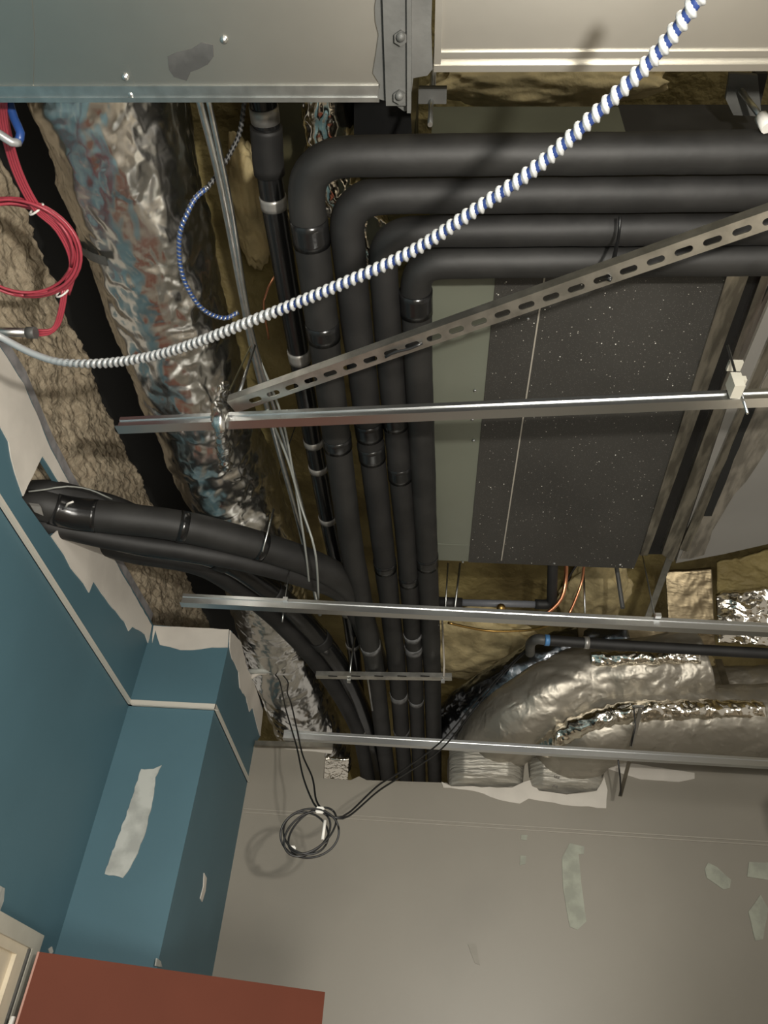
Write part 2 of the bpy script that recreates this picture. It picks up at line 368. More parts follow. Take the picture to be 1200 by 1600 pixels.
# foam covered slab edge closing the void behind the grey wall
bm = bmesh.new(); bmesh.ops.create_grid(bm, x_segments=120, y_segments=40, size=1)
for v in bm.verts:
    p = Vector((1.3+v.co.x*3, 4.75, z(1.75)+v.co.y*.75)); p.y += .10*noise.noise(p*3) + .04*noise.noise(p*9); v.co = p
struct(obj('wall_slab_edge', bm, 'foam', smooth=True))

# door and frame
zd = z(.32)
H = U(60, 1487, .32); E_ = U(508, 1550, .32); dv = (E_-H).normalized(); nn = Vector((-dv.y, dv.x, 0))
dr = thing('door_1', '', '', (H.x, H.y, 0)); del dr['label']; del dr['category']; struct(dr)
def vbox(a, b, n, z0, z1): 
    bm = bmesh.new(); q = [a, b, b+n, a+n]
    hexa(bm, [Vector((p.x, p.y, z0)) for p in q], [Vector((p.x, p.y, z1)) for p in q]); return bm
obj('door_leaf', vbox(H+dv*.003, E_, nn*.045, .01, zd), 'red', dr)['label'] = 'oxide red flush door leaf standing open'
obj('edge_strip', vbox(H-dv*.002, H+dv*.003, nn*.045, .01, zd), 'edge', dr)
hz = .10
for k, zz in enumerate((zd-.20, zd-1.75)):
    bm = bmesh.new(); hp = H - dv*.012 - nn*.006
    bmesh.ops.create_cone(bm, segments=14, radius1=.007, radius2=.007, depth=.11, cap_ends=True, matrix=Matrix.Translation((hp.x, hp.y, zz)))
    box(bm, (LX+.022, H.y-.115, zz-.055), (LX+.028, H.y-.02, zz+.055))
    for dz in (-.035, .0, .035): bmesh.ops.create_uvsphere(bm, u_segments=10, v_segments=6, radius=.006, matrix=Matrix.Translation((LX+.029, H.y-.07, zz+dz)))
    obj('hinge', bm, 'hinge', dr)
fr = bpy.data.objects.new('door_frame', None); COL.objects.link(fr); fr.location = (LX, 1.8, 0); struct(fr); fr.name = 'trim_8'
yj = H.y - .005
c0, c1 = 2.335, 2.385
bm = bmesh.new()      # outer casing: header and hinge jamb
box(bm, (LX, 1.0, z(.336)), (LX+.032, c1, z(.377))); box(bm, (LX, c0, 0), (LX+.032, c1, z(.336)))
obj('outer_casing', bm, 'creamw', fr)
bm = bmesh.new()      # stepped inner stop
box(bm, (LX, 1.0, z(.312)), (LX+.024, c0-.006, z(.336))); box(bm, (LX, 2.27, 0), (LX+.024, c0-.010, z(.312)))
box(bm, (LX, 1.0, z(.26)), (LX+.012, 2.27, z(.312))); box(bm, (LX, 2.19, 0), (LX+.012, 2.27, z(.26)))
obj('inner_stop', bm, 'cream', fr)
bm = bmesh.new(); box(bm, (LX+.001, c0-.010, .02), (LX+.030, c0, z(.334))); obj('gap_shade_strip', bm, 'mastic', fr)  # dark strip put in for the shade of the gap beside the door

# ================================================================ DUCTS OVERHEAD
hb = 1.25
dA = thing('sheet_metal_duct', 'large galvanised duct across the top left, reflecting teal, with black smudge', 'duct', (-.9, .2, z(hb)))
xr = U(612, 100, hb).x; ya = U(300, 154, hb).y
bm = bmesh.new(); box(bm, (LX+.004, -.45, z(hb)), (xr, ya, z(hb+.34)))
obj('duct_body', bm, 'duct', dA)
bm = bmesh.new(); box(bm, (LX+.004, ya-.020, z(hb)-.004), (xr-.02, ya+.002, z(hb)+.001)); box(bm, (LX+.004, ya-.004, z(hb)-.007), (xr-.02, ya+.003, z(hb))); obj('bottom_seam', bm, 'galv', dA)
def hp(name, px, m, parent, h, th=.003, amp=.002, step=.02):
    P = rough_loop([U(x, y, h) for x, y in px], amp, step); P = [Vector((p.x, p.y, z(h)+.001)) for p in P]
    return obj(name, slab(P, Vector((0, 0, -th))), m, parent)
hp('sealant_smudge', [(262, 88), (275, 82), (300, 76), (315, 66), (333, 70), (334, 88), (325, 100), (310, 108), (298, 112), (292, 126), (272, 120), (264, 108)], 'smudge', dA, hb, .002, .003, .015)
hp('joint_plate', [(180, 101), (200, 101), (216, 148), (200, 149)], 'duct', dA, hb, .0012, 0, 9)
for x, y in ((196, 120), (205, 147), (350, 62)):
    bm = bmesh.new(); p = U(x, y, hb); bmesh.ops.create_uvsphere(bm, u_segments=12, v_segments=8, radius=.006, matrix=Matrix.Translation(p)); obj('screw', bm, 'galv', dA)
hp('crease', [(46, -5), (50, -5), (54, 60), (52, 142), (48, 142), (50, 60)], 'duct', dA, hb, .002, 0, 9)
# flange joint with grey sealant
hp('flange_sealant', [(592, -30), (586, 10), (587, 32), (592, 52), (588, 80), (583, 112), (594, 130), (590, 152), (612, 158), (632, 172), (640, 170), (646, 120), (668, 116), (676, 106), (674, 40), (676, -30)], 'mastic', dA, hb, .006, .003, .03)
A_ = U(618, -30, hb-.004); B_ = U(622, 160, hb-.004)
obj('flange', extrude([(-.018, -.012), (.016, -.012), (.016, 0), (-.018, 0)], A_, B_), 'mastic', dA)
A_ = U(640, -30, hb-.004); B_ = U(640, 168, hb-.004)
obj('flange_lip', extrude([(-.003, -.020), (.003, -.020), (.003, 0), (-.003, 0)], A_, B_), 'mastic', dA)
for x, y in ((626, 58), (624, 150)):
    bm = bmesh.new(); bmesh.ops.create_cone(bm, segments=6, radius1=.010, radius2=.009, depth=.012, cap_ends=True, matrix=Matrix.Translation(U(x, y, hb-.018)))
    bmesh.ops.create_uvsphere(bm, u_segments=12, v_segments=8, radius=.0065, matrix=Matrix.Translation(U(x, y, hb-.026))); obj('bolt', bm, 'mastic', dA)
dB = thing('sheet_metal_duct', 'pale galvanised duct across the top right, its bright edge above the pipes', 'duct', (.5, .2, z(hb)))
yb = U(930, 106, hb).y; xl = U(676, 60, hb).x
bm = bmesh.new(); box(bm, (xl+.003, -.45, z(hb+.004)), (2.2, yb, z(hb+.34))); obj('duct_body', bm, 'duct', dB)
bm = bmesh.new(); box(bm, (xl+.003, yb-.022, z(hb)-.001), (2.2, yb-.014, z(hb+.006))); box(bm, (xl+.003, yb-.006, z(hb)-.006), (2.2, yb+.003, z(hb+.02))); box(bm, (xl+.003, -.45, z(hb)-.004), (xl+.013, yb, z(hb+.006))); obj('bottom_seam', bm, 'duct', dB)

# ---------------------------------------------------------------- air handling unit
hu = 1.65
ux0, ux1 = U(668, 650, hu).x-.005, .70; uy0, uy1 = .785, 2.285
un = thing('air_handling_unit', 'large overhead air unit with olive grey strip and dark speckled underside', 'air handler', (.35, 1.5, z(hu)))
xs = U(766, 520, hu).x; 
bm = bmesh.new(); box(bm, (ux0, uy0, z(hu)), (xs, uy1, z(hu+.20))); obj('casing', bm, 'unit', un)
def quadslab(px, h, th):
    return slab([U(x, y, h) for x, y in px], Vector((0, 0, th)))
pL = [U(771, 432, hu), U(758, 700, hu), U(745, 884, hu)]
bm = bmesh.new(); box(bm, (xs, uy0, z(hu-.004)), (ux1+.02, uy1, z(hu+.198))); obj('speckled_liner', bm, 'speck', un)['label'] = 'dark grey liner dotted with bright specks'
bm = bmesh.new(); xm = U(825, 600, hu).x; box(bm, (xm-.002, uy0+.3, z(hu-.006)), (xm+.002, uy1-.02, z(hu-.003))); obj('seam', bm, 'reveal', un)
bm = bmesh.new(); box(bm, (ux0, uy1-.10, z(hu-.002)), (xs, uy1-.097, z(hu))); obj('fold_line', bm, 'unit', un)
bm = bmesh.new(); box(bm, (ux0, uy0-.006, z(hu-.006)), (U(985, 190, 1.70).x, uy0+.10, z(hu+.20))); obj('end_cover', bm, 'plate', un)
bm = bmesh.new(); box(bm, (U(985, 190, 1.70).x, uy0-.006, z(hu-.006)), (1.3, uy0+.10, z(hu+.21))); obj('end_liner', bm, 'rubber', un)
for x, y in ((723, 878), (866, 880), (825, 498), (742, 610), (738, 655), (740, 688), (969, 882)):
    bm = bmesh.new(); bmesh.ops.create_uvsphere(bm, u_segments=10, v_segments=6, radius=.005, matrix=Matrix.Translation(U(x, y, hu-.003))); obj('screw', bm, 'tee', un)
# flange strips at the right end
def strip(px, h, th, name, m, parent): return obj(name, quadslab(px, h, th), m, parent)
strip([(1138, 425), (1172, 425), (1012, 868), (1000, 868)], hu-.012, .03, 'end_flange', 'galv2', un)
# black flexible collar and second duct
cl = thing('duct_connector', 'black flexible connector between the air unit and the next duct', 'duct connector', (.80, 1.5, z(hu)))
obj('black_sleeve', quadslab([(1168, 425), (1196, 425), (1034, 866), (1012, 866)], hu+.01, .25), 'gloss', cl)
strip([(1192, 425), (1206, 425), (1060, 860), (1052, 878), (1034, 866)], hu-.006, .03, 'collar_flange', 'galv2', cl)
dC = thing('sheet_metal_duct', 'grey sealed duct at the right edge beyond the black connector', 'duct', (1.2, 1.6, z(hu)))
obj('duct_body', quadslab([(1206, 425), (1600, 425), (1600, 780), (1200, 850), (1130, 866), (1056, 880), (1062, 860)], hu, .30), 'ductpale', dC)
strip([(1246, 425), (1270, 425), (1180, 620), (1075, 862), (1062, 858)], hu-.010, .012, 'raised_flange', 'galv2', dC)
o = hp('sealant_band', [(1220, 540), (1300, 540), (1206, 690), (1180, 730), (1165, 752), (1148, 770), (1130, 800), (1112, 830), (1100, 866), (1078, 872), (1062, 872)], 'seal2', dC, hu, .004, .004, .04)
hp('recess', [(1178, 612), (1190, 612), (1112, 806), (1100, 806)], 'dark', dC, hu-.0105, .002, .002, .05)
obj('bright_edge', extrude([(-.003, 0), (.003, 0), (.003, .03), (-.003, .03)], U(1222, 420, hu-.03), U(1130, 640, hu-.03)), 'tee', dC)
# duct continuing strap towards the slab
tag(obj('hanger_strap', extrude([(-.012, -.002), (.012, -.002), (.012, .002), (-.012, .002)], U(1050, 862, 1.66), U(1012, 965, 1.62)), 'galv'), 'flat grey hanger strap slanting down from the duct corner', 'strap')

# ---------------------------------------------------------------- round foil duct and partner
rd = thing('round_foil_duct', 'long round duct wrapped in crumpled shiny foil, beside the mineral wool', 'duct', (-.72, 1.6, z(1.53)))
path = spline([(-.745, -.3, z(1.70)), (-.735, .6, z(1.70)), (-.735, 1.5, z(1.70)), (-.675, 2.3, z(1.70)), (-.675, 2.9, z(1.69)), (-.62, 3.45, z(1.60)), (-.56, 4.1, z(1.58))], .008)
obj('foil_wrap', tube(path, .160, 150, crumple(.022, 5.5)), 'foil', rd)
for i0, nm in ((0, 'strap_band'),):
    c = [i for i, p in enumerate(path) if abs(p.y-U(190, 385, 1.6).y) < .016]
    bm = bmesh.new(); rr = []
    for i in c:
        row = []
        for k in range(15):
            a = math.radians(196+k*4); row.append([bm.verts.new(path[i]+Vector((math.sin(a), 0, math.cos(a)))*q) for q in (.1655, .1675)])
        rr.append(row)
    for i in range(len(rr)-1):
        for k in range(14):
            for q in (0, 1): bm.faces.new([rr[i][k][q], rr[i][k+1][q], rr[i+1][k+1][q], rr[i+1][k][q]])
    obj(nm, bm, 'mastic', rd)
rp = spline([U(512, 110, 1.9), U(514, 190, 1.9), U(528, 290, 1.9), U(570, 350, 1.9), U(600, 400, 1.9)], .010)
tag(obj('round_foil_duct', tube(rp, .062, 60, crumple(.016, 16)), 'foil3'), 'smaller crinkled foil duct glimpsed behind the bends of the black pipes', 'duct')
tag(obj('shade_panel', quadslab([(392, 110), (650, 110), (650, 300), (432, 330), (420, 260)], 2.10, .16), 'olive'), 'added dark beam above the elbows of the black pipes', 'panel')  # added dark panel standing for the shade above the elbows
tag(obj('plastic_sheet', quadslab([(553, 150), (640, 150), (645, 230), (553, 230)], 1.80, .60), 'gloss'), 'black plastic sheet hanging behind the duct flange', 'sheet')

# ---------------------------------------------------------------- insulated pipes that turn the corner
hp_ = 1.50
specs = [  # horizontal end px, corner px, vertical points px, radius, height, label
 ((1260, 237), (470, 245), [(505, 520), (548, 850), (585, 1040), (609, 1215)], .0385, 1.485, 'outermost of the four thick black insulated pipes turning the corner', .10),
 ((1260, 299), (536, 306), [(563, 560), (598, 850), (620, 1040), (635, 1215)], .0370, 1.50, 'second black insulated pipe from the outside of the corner bend', .09),
 ((1260, 356), (595, 362), [(609, 560), (635, 850), (648, 1040), (658, 1215)], .0335, 1.505, 'third black insulated pipe from the outside of the corner bend', .08),
 ((1260, 403), (648, 410), [(653, 560), (666, 850), (675, 1040), (683, 1215)], .0365, 1.51, 'innermost black insulated pipe of the corner bend, beside the air unit', .07)]
for k, (a, c, vs, r, h, lab, rad) in enumerate(specs):
    root = thing('insulated_pipe', lab, 'pipe', U(c[0], c[1], h), 'black insulated pipes turning the corner')
    P = [U(*a, h), U(*c, h)] + [U(x, y, h) for x, y in vs]
    P[-1] = P[-1] + Vector((0, .4, 0)); path = fillet(P, rad)
    for i in range(2): path = [path[0]] + [(path[j-1]+path[j]*2+path[j+1])/4 for j in range(1, len(path)-1)] + [path[-1]]
    kk = k*7.3
    ins = obj('insulation', tube(path, r, 28, lambda cc, s, an: .0016*noise.noise(cc*7) + .0008*noise.noise(cc*30)), 'rubber2' if k in (0, 3) else 'rubber', root)
    jl = {0: [365, 520, 690], 1: [668, 705, 880], 2: [650, 735, 900], 3: [470, 870]}[k]
    for yy in jl:
        Yt = U(560, yy, h).y; idx = [i for i, p in enumerate(path) if abs(p.y-Yt) < .035 and (i == 0 or abs(path[i].x-path[i-1].x) < .5*abs(path[i].y-path[i-1].y))]
        if len(idx) > 2:
            obj('joint_tape', tube([path[i] for i in idx], r+.0022, 28), 'gloss', ins)
    for yy in {0: [1010], 1: [1085, 1140], 2: [990, 1010, 1090], 3: [1150]}[k]:
        Yt = U(600, yy, h).y; idx = [i for i, p in enumerate(path) if abs(p.y-Yt) < .028]
        if len(idx) > 2: obj('scuffed_tape', tube([path[i] for i in idx], r+.002, 24, lambda cc, s, an: .003*noise.noise(cc*40)), 'scuff', ins)
# thin black pipe with silver bands behind them
root = thing('insulated_pipe', 'thin glossy black pipe with silver tape bands, left of the thick pipes', 'pipe', U(470, 560, 1.62))
P = spline([U(405, 130, 1.62), U(415, 190, 1.62), U(425, 300, 1.62), U(465, 540, 1.62), U(490, 690, 1.62), U(520, 850, 1.62), U(545, 960, 1.62), U(562, 1100, 1.60), U(575, 1215, 1.58)], .012)
obj('insulation', tube(P, .0285, 24, lambda cc, s, an: .001*noise.noise(cc*12)), 'gloss', root)
for yy in (178, 316, 555, 688, 730, 806, 950, 1000):
    Yt = U(470, yy, 1.62).y; idx = [i for i, p in enumerate(P) if abs(p.y-Yt) < .020]
    if len(idx) > 1: obj('silver_band', tube([P[i] for i in idx], .0305, 24), 'tape', root)
c0 = U(413, 245, 1.6).y
idx = [i for i, p in enumerate(P) if abs(p.y-c0) < .06]; obj('coupling', tube([P[i] for i in idx], .034, 24), 'rubber', root)
# line sets out of the hole in the teal wall
def lineset(pts, r, m, label, extra=None, step=.012, seg=22):
    root = thing('insulated_pipe', label, 'pipe', U(*pts[len(pts)//2]), 'black lines from the hole in the teal wall')
    P = spline([U(*p) for p in pts], step)
    obj('insulation', tube(P, r, seg, lambda cc, s, an: .0022*noise.noise(cc*9)), m, root); return root, P
def bandat(root, P, x, r, w, m, name):
    b = min(range(len(P)), key=lambda i: abs(proj(P[i])[0]-x)); idx = range(max(0, b-w), min(len(P), b+w+1))
    obj(name, tube([P[i] for i in idx], r, 22), m, root)
def proj(p):
    c = R.transposed() @ (p-O); return 600+F*c.x/-c.z, 800-F*c.y/-c.z
r1, P1 = lineset([(30, 785, 1.33), (70, 790, 1.33), (120, 803, 1.34), (210, 812, 1.36), (300, 826, 1.38), (400, 852, 1.41), (480, 878, 1.44), (530, 905, 1.47), (560, 950, 1.52), (590, 1040, 1.60)], .047, 'rubber2', 'upper fat black insulated line curving from the wall hole to the pipes')
bandat(r1, P1, 116, .0490, 5, 'gloss', 'tape_joint'); bandat(r1, P1, 283, .0485, 0+1, 'gloss', 'cable_tie'); bandat(r1, P1, 408, .0485, 1, 'gloss', 'cable_tie')
r2, P2 = lineset([(50, 815, 1.31), (90, 824, 1.31), (180, 843, 1.33), (300, 862, 1.35), (400, 882, 1.38), (480, 905, 1.42), (535, 930, 1.47), (570, 985, 1.55)], .032, 'rubber', 'lower slim black insulated line slung under the fat one')
r3, P3 = lineset([(40, 770, 1.36), (80, 770, 1.37), (130, 780, 1.40), (200, 802, 1.44), (280, 850, 1.52), (360, 900, 1.58)], .036, 'rubber', 'short black insulated line uppermost at the wall hole')
r4, P4 = lineset([(50, 800, 1.38), (200, 845, 1.46), (330, 868, 1.50), (400, 905, 1.52), (470, 965, 1.53), (530, 1040, 1.53), (565, 1110, 1.53), (585, 1175, 1.53), (597, 1240, 1.53)], .042, 'gloss', 'shiny taped black line bending down towards the grey wall')
r5, P5 = lineset([(60, 815, 1.40), (200, 862, 1.47), (300, 880, 1.50), (360, 910, 1.51), (430, 965, 1.51), (500, 1040, 1.50), (545, 1110, 1.50), (565, 1160, 1.50), (578, 1240, 1.50)], .036, 'rubber', 'dull black line nearest the round foil duct, bending to the grey wall')
for x in (345, 430, 500): bandat(r4, P4, x, .0445, 2, 'rubber', 'tape_wrap')
bandat(r5, P5, 560, .038, 1, 'tape', 'foil_wrap')
tag(obj('thin_cable', tube(spline([U(45, 768, 1.30), U(70, 765, 1.31), U(105, 760, 1.33), U(140, 765, 1.36), U(175, 780, 1.38)], .02), .0022, 8), 'greycable'), 'thin pale cable lying on the black lines at the wall hole', 'cable')
o = obj('cable_tie', tube([U(102, 794, 1.285), U(106, 787, 1.285), U(114, 784, 1.285)], .0028, 8), 'tie', r1); o['label'] = 'white cable tie'
tag(obj('junction_bracket', slab([U(48, 790, 1.26), U(64, 792, 1.26), U(68, 806, 1.25), U(54, 800, 1.25)], Vector((-.01, 0, .01))), 'tape'), 'small grey metal plate among the lines in the wall hole', 'bracket')

# ---------------------------------------------------------------- EMT conduits and cables near the round duct
hc = 1.50
tag(obj('steel_conduit', tube(spline([U(308, 140, hc), U(345, 290, hc), U(378, 460, hc), U(398, 560, hc), U(432, 690, hc), U(470, 830, hc), U(500, 960, hc)], .03), .008, 12), 'galv'), 'thin galvanised conduit running along the right side of the foil duct', 'conduit')
tag(obj('steel_conduit', tube(spline([U(322, 140, hc), U(360, 320, hc), U(384, 470, hc), U(404, 560, hc), U(445, 690, hc), U(482, 830, hc)], .03), .006, 12), 'galv'), 'second thinner conduit hugging the first, nearer the black pipe', 'conduit')
for pts, lab in (([(418, 640, 1.48), (450, 720, 1.47), (470, 790, 1.44), (492, 860, 1.34), (498, 935, 1.33)], 'clear looping cable dropping over the fat black line'),
                 ([(405, 560, 1.5), (440, 650, 1.5), (458, 740, 1.48), (476, 850, 1.40), (484, 920, 1.40)], 'grey cable sagging beside the conduits above tee with white clip')):
    tag(obj('thin_cable', tube(spline([U(*p) for p in pts], .03), .0035, 8), 'greycable'), lab, 'cable')
def armoured(name, pts, r, pitch, label, m2, amp=.22, seg=14, blue_from=None, base='armour', plain=-1):
    P = spline([U(*p) for p in pts], pitch/8)
    root = thing(name, label, 'flexible conduit', P[len(P)//2])
    def rad(s, t): return r
    def dd(c, s, a):
        k = min(1, max(0, (s-plain)/.12)); q = (.5+.5*math.cos(2*math.pi*s/pitch + a))**1.6
        return -r*(amp*(1-q)*k + (1-k)*.30)
    obj('spiral_jacket', tube(P, r, seg, dd), base, root)
    P0 = P[::8]
    if blue_from is None: obj('inner_core', tube(P0, r*(1-amp*.62), 10), m2, root)
    else:
        k = int(len(P0)*blue_from); obj('inner_core', tube(P0[:k+1], r*(1-amp*.80), 10), 'groove', root)
        o = obj('coloured_core', tube(P0[k:], r*(1-amp*.80), 10), m2, root); o['label'] = 'blue core showing between the spirals'
    return root
armoured('flexible_conduit', [(-60, 490, 1.10), (0, 526, 1.10), (55, 554, 1.08), (105, 567, 1.06), (180, 566, 1.04), (270, 548, 1.01), (400, 499, .97), (520, 450, .94), (640, 395, .92), (740, 330, .90), (840, 260, .89), (940, 170, .88), (1030, 80, .87), (1110, -30, .86)],
         .0095, .0128, 'long white spiral flexible conduit sweeping diagonally across, blue banded at upper right', 'groovebl', .42, 16, .50, 'armour', .17)
armoured('armoured_cable', [(372, 488, 1.48), (350, 497, 1.46), (318, 484, 1.44), (293, 450, 1.43), (281, 410, 1.43), (281, 365, 1.43), (292, 335, 1.44), (305, 310, 1.46), (325, 292, 1.48)], .0062, .010, 'small blue armoured cable looping over the round foil duct', 'bluecable', .3, 12, None, 'armourdk')
armoured('armoured_cable', [(325, 292, 1.50), (345, 265, 1.53), (362, 235, 1.56), (375, 205, 1.58), (383, 150, 1.6)], .0055, .010, 'dark armoured cable rising behind the conduit to the duct', 'blackcable', .3, 10, None, 'groove')
tag(obj('thin_cable', tube(spline([U(430, 430, 1.7), U(412, 470, 1.7), U(420, 530, 1.7)], .03), .003, 8), 'copper'), 'coppery wire in the gap between conduit and banded black pipe', 'cable')
tag(obj('hanger_wire', tube(spline([U(505, 540, 1.8), U(470, 640, 1.8), U(430, 760, 1.8)], .03), .002, 6), 'blackcable'), 'dark thin wire crossing the gap left of the banded pipe', 'wire')

# ---------------------------------------------------------------- red cable coil, blue loop, conduit stub at the upper left
rc = thing('cable_coil', 'red cable coiled and tied, hanging in front of the mineral wool', 'cable coil', U(60, 385, 1.4))
def wire(name, pts, r, m, parent, seg=8, step=.015): return obj(name, tube(spline(pts, step), r, seg), m, parent, True)
for k in range(6):
    ox, oy = random.uniform(-6, 6), random.uniform(-5, 5)
    h = 1.42 + random.uniform(-.012, .012); pts = []
    ctr = (30+ox*.7, 388+oy*.6); ra = 88+k*2.2+random.uniform(-2, 2); rb = 66+k*1.6+random.uniform(-2, 2); ph = .35
    for j in range(21):
        a = 2*math.pi*j/20+.4*k
        u, v = ra*math.cos(a), rb*math.sin(a); pts.append(U(ctr[0]+u*math.cos(ph)-v*math.sin(ph), ctr[1]+u*math.sin(ph)+v*math.cos(ph), h+.01*math.sin(3*a+k)))
    wire('cable_loop', pts, .0032, 'redcable', rc)
for k in range(4):
    d = k*4
    wire('cable_lead', [U(-6+d, 130, 1.32), U(2+d, 200, 1.36), U(22+d, 270, 1.39), U(52+d, 326, 1.41), U(88+d, 360, 1.42), U(110+d*.8, 410, 1.42), U(96+d, 460, 1.42)], .0032, 'redcable', rc)
for k in range(3):
    d = k*3
    wire('cable_tail', [U(98+d, 452, 1.42), U(94+d, 480, 1.41), U(86+d, 508, 1.40), U(76, 516+d, 1.39), U(56, 516+d*1.3, 1.385)], .0032, 'redcable', rc)
for (x, y) in ((57, 327), (98, 456)):
    c = U(x, y, 1.42); dirv = (U(x+8, y+9, 1.42)-c).normalized()
    ring = [c + (Vector((dirv.y, -dirv.x, 0))*math.cos(a)+Z1*math.sin(a))*.017 for a in [2*math.pi*j/14 for j in range(15)]]
    obj('cable_tie', tube(ring, .0024, 6), 'tie', rc)
st = thing('conduit_stub', 'short steel conduit stub with dark bushing that the red cable enters', 'conduit', U(20, 519, 1.37))
obj('pipe', tube([U(-40, 517, 1.37), U(46, 520, 1.37)], .0105, 18), 'galv', st)
obj('bushing', tube([U(43, 520, 1.37), U(56, 520, 1.37)], .0135, 18), 'mastic', st)
bl = thing('flexible_conduit', 'silver and blue flexible lead in the top left corner', 'flexible conduit', U(20, 215, 1.3))
obj('silver_lead', tube(spline([U(-30, 195, 1.30), U(0, 210, 1.30), U(18, 222, 1.30), U(30, 222, 1.31)], .01), .0075, 12), 'armour', bl)
obj('blue_lead', tube(spline([U(28, 222, 1.31), U(32, 208, 1.32), U(22, 185, 1.34), U(12, 150, 1.36), U(8, 120, 1.38)], .01), .0075, 12), 'bluecable', bl)

# ---------------------------------------------------------------- ceiling grid tees
hg = 1.16
prof = [(-.012, 0), (.012, 0), (.012, .0015), (.0015, .0015), (.0015, .024), (.004, .024), (.004, .032), (-.004, .032), (-.004, .024), (-.0015, .024), (-.0015, .0015), (-.012, .0015)]
def tee(a, b, ha, hb_, label, depth=1.0):
    root = thing('ceiling_tee', label, 'ceiling grid bar', U((a[0]+b[0])/2, (a[1]+b[1])/2, ha), 'bare ceiling grid bars')
    A, B = U(*a, ha), U(*b, hb_)
    obj('flange', extrude([(-.012, 0), (.012, 0), (.012, .002), (-.012, .002)], A, B), 'tee', root)
    obj('web', extrude([(-.002, .002), (.002, .002), (.002, .026*depth), (.005, .026*depth), (.005, .036*depth), (-.005, .036*depth), (-.005, .026*depth), (-.002, .026*depth)], A, B), 'flange' if depth > 1.05 else 'tee', root)
    return root, A, B
t1, A1, B1 = tee((182, 672), (1320, 624), hg, hg, 'nearest bare metal grid bar, tilted, crossing in front of the slotted strut', 1.0)
t2, A2, B2 = tee((282, 945), (1320, 998), hg, hg, 'middle bare metal grid bar crossing below the air unit')
t3, A3, B3 = tee((442, 1155), (1320, 1207), hg, hg, 'farthest bare metal grid bar, right in front of the grey wall')
def hang(name, label, lo, hi, r=.0018, clip=None, m='galv'):
    root = thing(name, label, 'hanger', lo)
    obj('wire', tube([lo, hi], r, 6), m, root)
    if clip: obj('clip', clip, 'tee', root)
    return root
def clipbox(p, sx, sy, sz, bm=None):
    bm = bm or bmesh.new(); box(bm, (p.x-sx, p.y-sy, p.z-sz), (p.x+sx, p.y+sy, p.z+sz)); return bm
p = U(1153, 614, hg)
r_ = thing('tee_hanger', 'bent spring clip and rod holding the nearest grid bar at right', 'hanger', p)
bm = clipbox(p+Vector((0, 0, .022)), .010, .016, .020); clipbox(p+Vector((.012, -.004, .028)), .006, .010, .006, bm); obj('clip', bm, 'creamw', r_)
obj('rod', tube([U(1137, 540, 1.34), U(1154, 600, 1.21), U(1168, 646, 1.13)], .0028, 8), 'galv', r_)
bm = clipbox(U(1148, 571, 1.30), .014, .012, .004); obj('spring_tab', bm, 'creamw', r_)
p = U(345, 652, hg)
r_ = thing('tee_hanger', 'twisted foil wrapped wire and clip where slotted strut meets the nearest grid bar', 'hanger', p)
obj('wrap', tube(spline([U(352, 600, 1.36), U(345, 635, 1.24), U(343, 665, 1.14), U(350, 700, 1.26), U(352, 730, 1.4)], .006), lambda s, t: .012+.006*abs(math.sin(7*t)), 24, crumple(.014, 30)), 'foil', r_)
obj('strap', extrude([(-.006, -.001), (.006, -.001), (.006, .001), (-.006, .001)], U(392, 540, 1.5), U(345, 640, 1.26)), 'olive', r_)
obj('rod', tube([U(398, 540, 1.48), U(372, 620, 1.26)], .0038, 8), 'galv', r_)
hang('tee_hanger', 'short wire with white clip on the middle grid bar beside the foil duct', U(445, 938, hg+.03), U(456, 870, 1.50), .0018, clipbox(U(446, 937, hg+.03), .007, .006, .006))
hang('hanger_wire', 'wire end poking below the middle grid bar near the foil duct', U(441, 972, hg-.02), U(443, 955, hg+.01), .0022)
hang('hanger_wire', 'slim wire from the conduits to the fat black line', U(410, 862, 1.36), U(428, 795, 1.5), .003)
hang('hanger_wire', 'wire from duct corner down to the middle grid bar at right', U(1024, 968, hg+.03), U(1004, 868, 1.7), .0025, clipbox(U(1028, 962, hg+.035), .008, .006, .006))
hang('threaded_rod', 'threaded rod below the air unit just right of the pipes', U(711, 948, 1.55), U(719, 880, 1.75), .004)
hang('threaded_rod', 'thinner rod closest to the innermost pipe below the air unit', U(696, 950, 1.55), U(700, 880, 1.75), .0028)
hang('threaded_rod', 'threaded rod behind the copper tubes below the air unit', U(914, 958, 1.55), U(912, 885, 1.75), .0038)
hang('threaded_rod', 'dark rod below the far right corner of the air unit', U(973, 950, 1.65), Vector((U(973, 950, 1.65).x, U(973, 950, 1.65).y, z(2.3))), .009, None, 'mastic')
r_ = thing('strap_hanger', 'bent metal strap hook over the lower foil duct', 'hanger', U(990, 1165, 1.25))
obj('strap', extrude([(-.010, -.0015), (.010, -.0015), (.010, .0015), (-.010, .0015)], U(1001, 1108, 1.36), U(986, 1168, 1.23)), 'flange', r_)
obj('wire', tube([U(990, 1104, 1.36), U(993, 1135, 1.30), U(986, 1166, 1.23)], .003, 6), 'blackcable', r_)
bm = clipbox(U(997, 1104, 1.36), .022, .006, .003); obj('cross_piece', bm, 'tee', r_)
r_ = thing('strap_hanger', 'V shaped cut strap dangling below the farthest grid bar', 'hanger', U(970, 1240, 1.05))
obj('strap', extrude([(-.007, -.0015), (.007, -.0015), (.007, .0015), (-.007, .0015)], U(983, 1190, 1.14), U(969, 1244, 1.06)), 'flange', r_)
obj('wire', tube([U(966, 1188, 1.14), U(969, 1215, 1.10), U(970, 1242, 1.06)], .0035, 6), 'blackcable', r_)
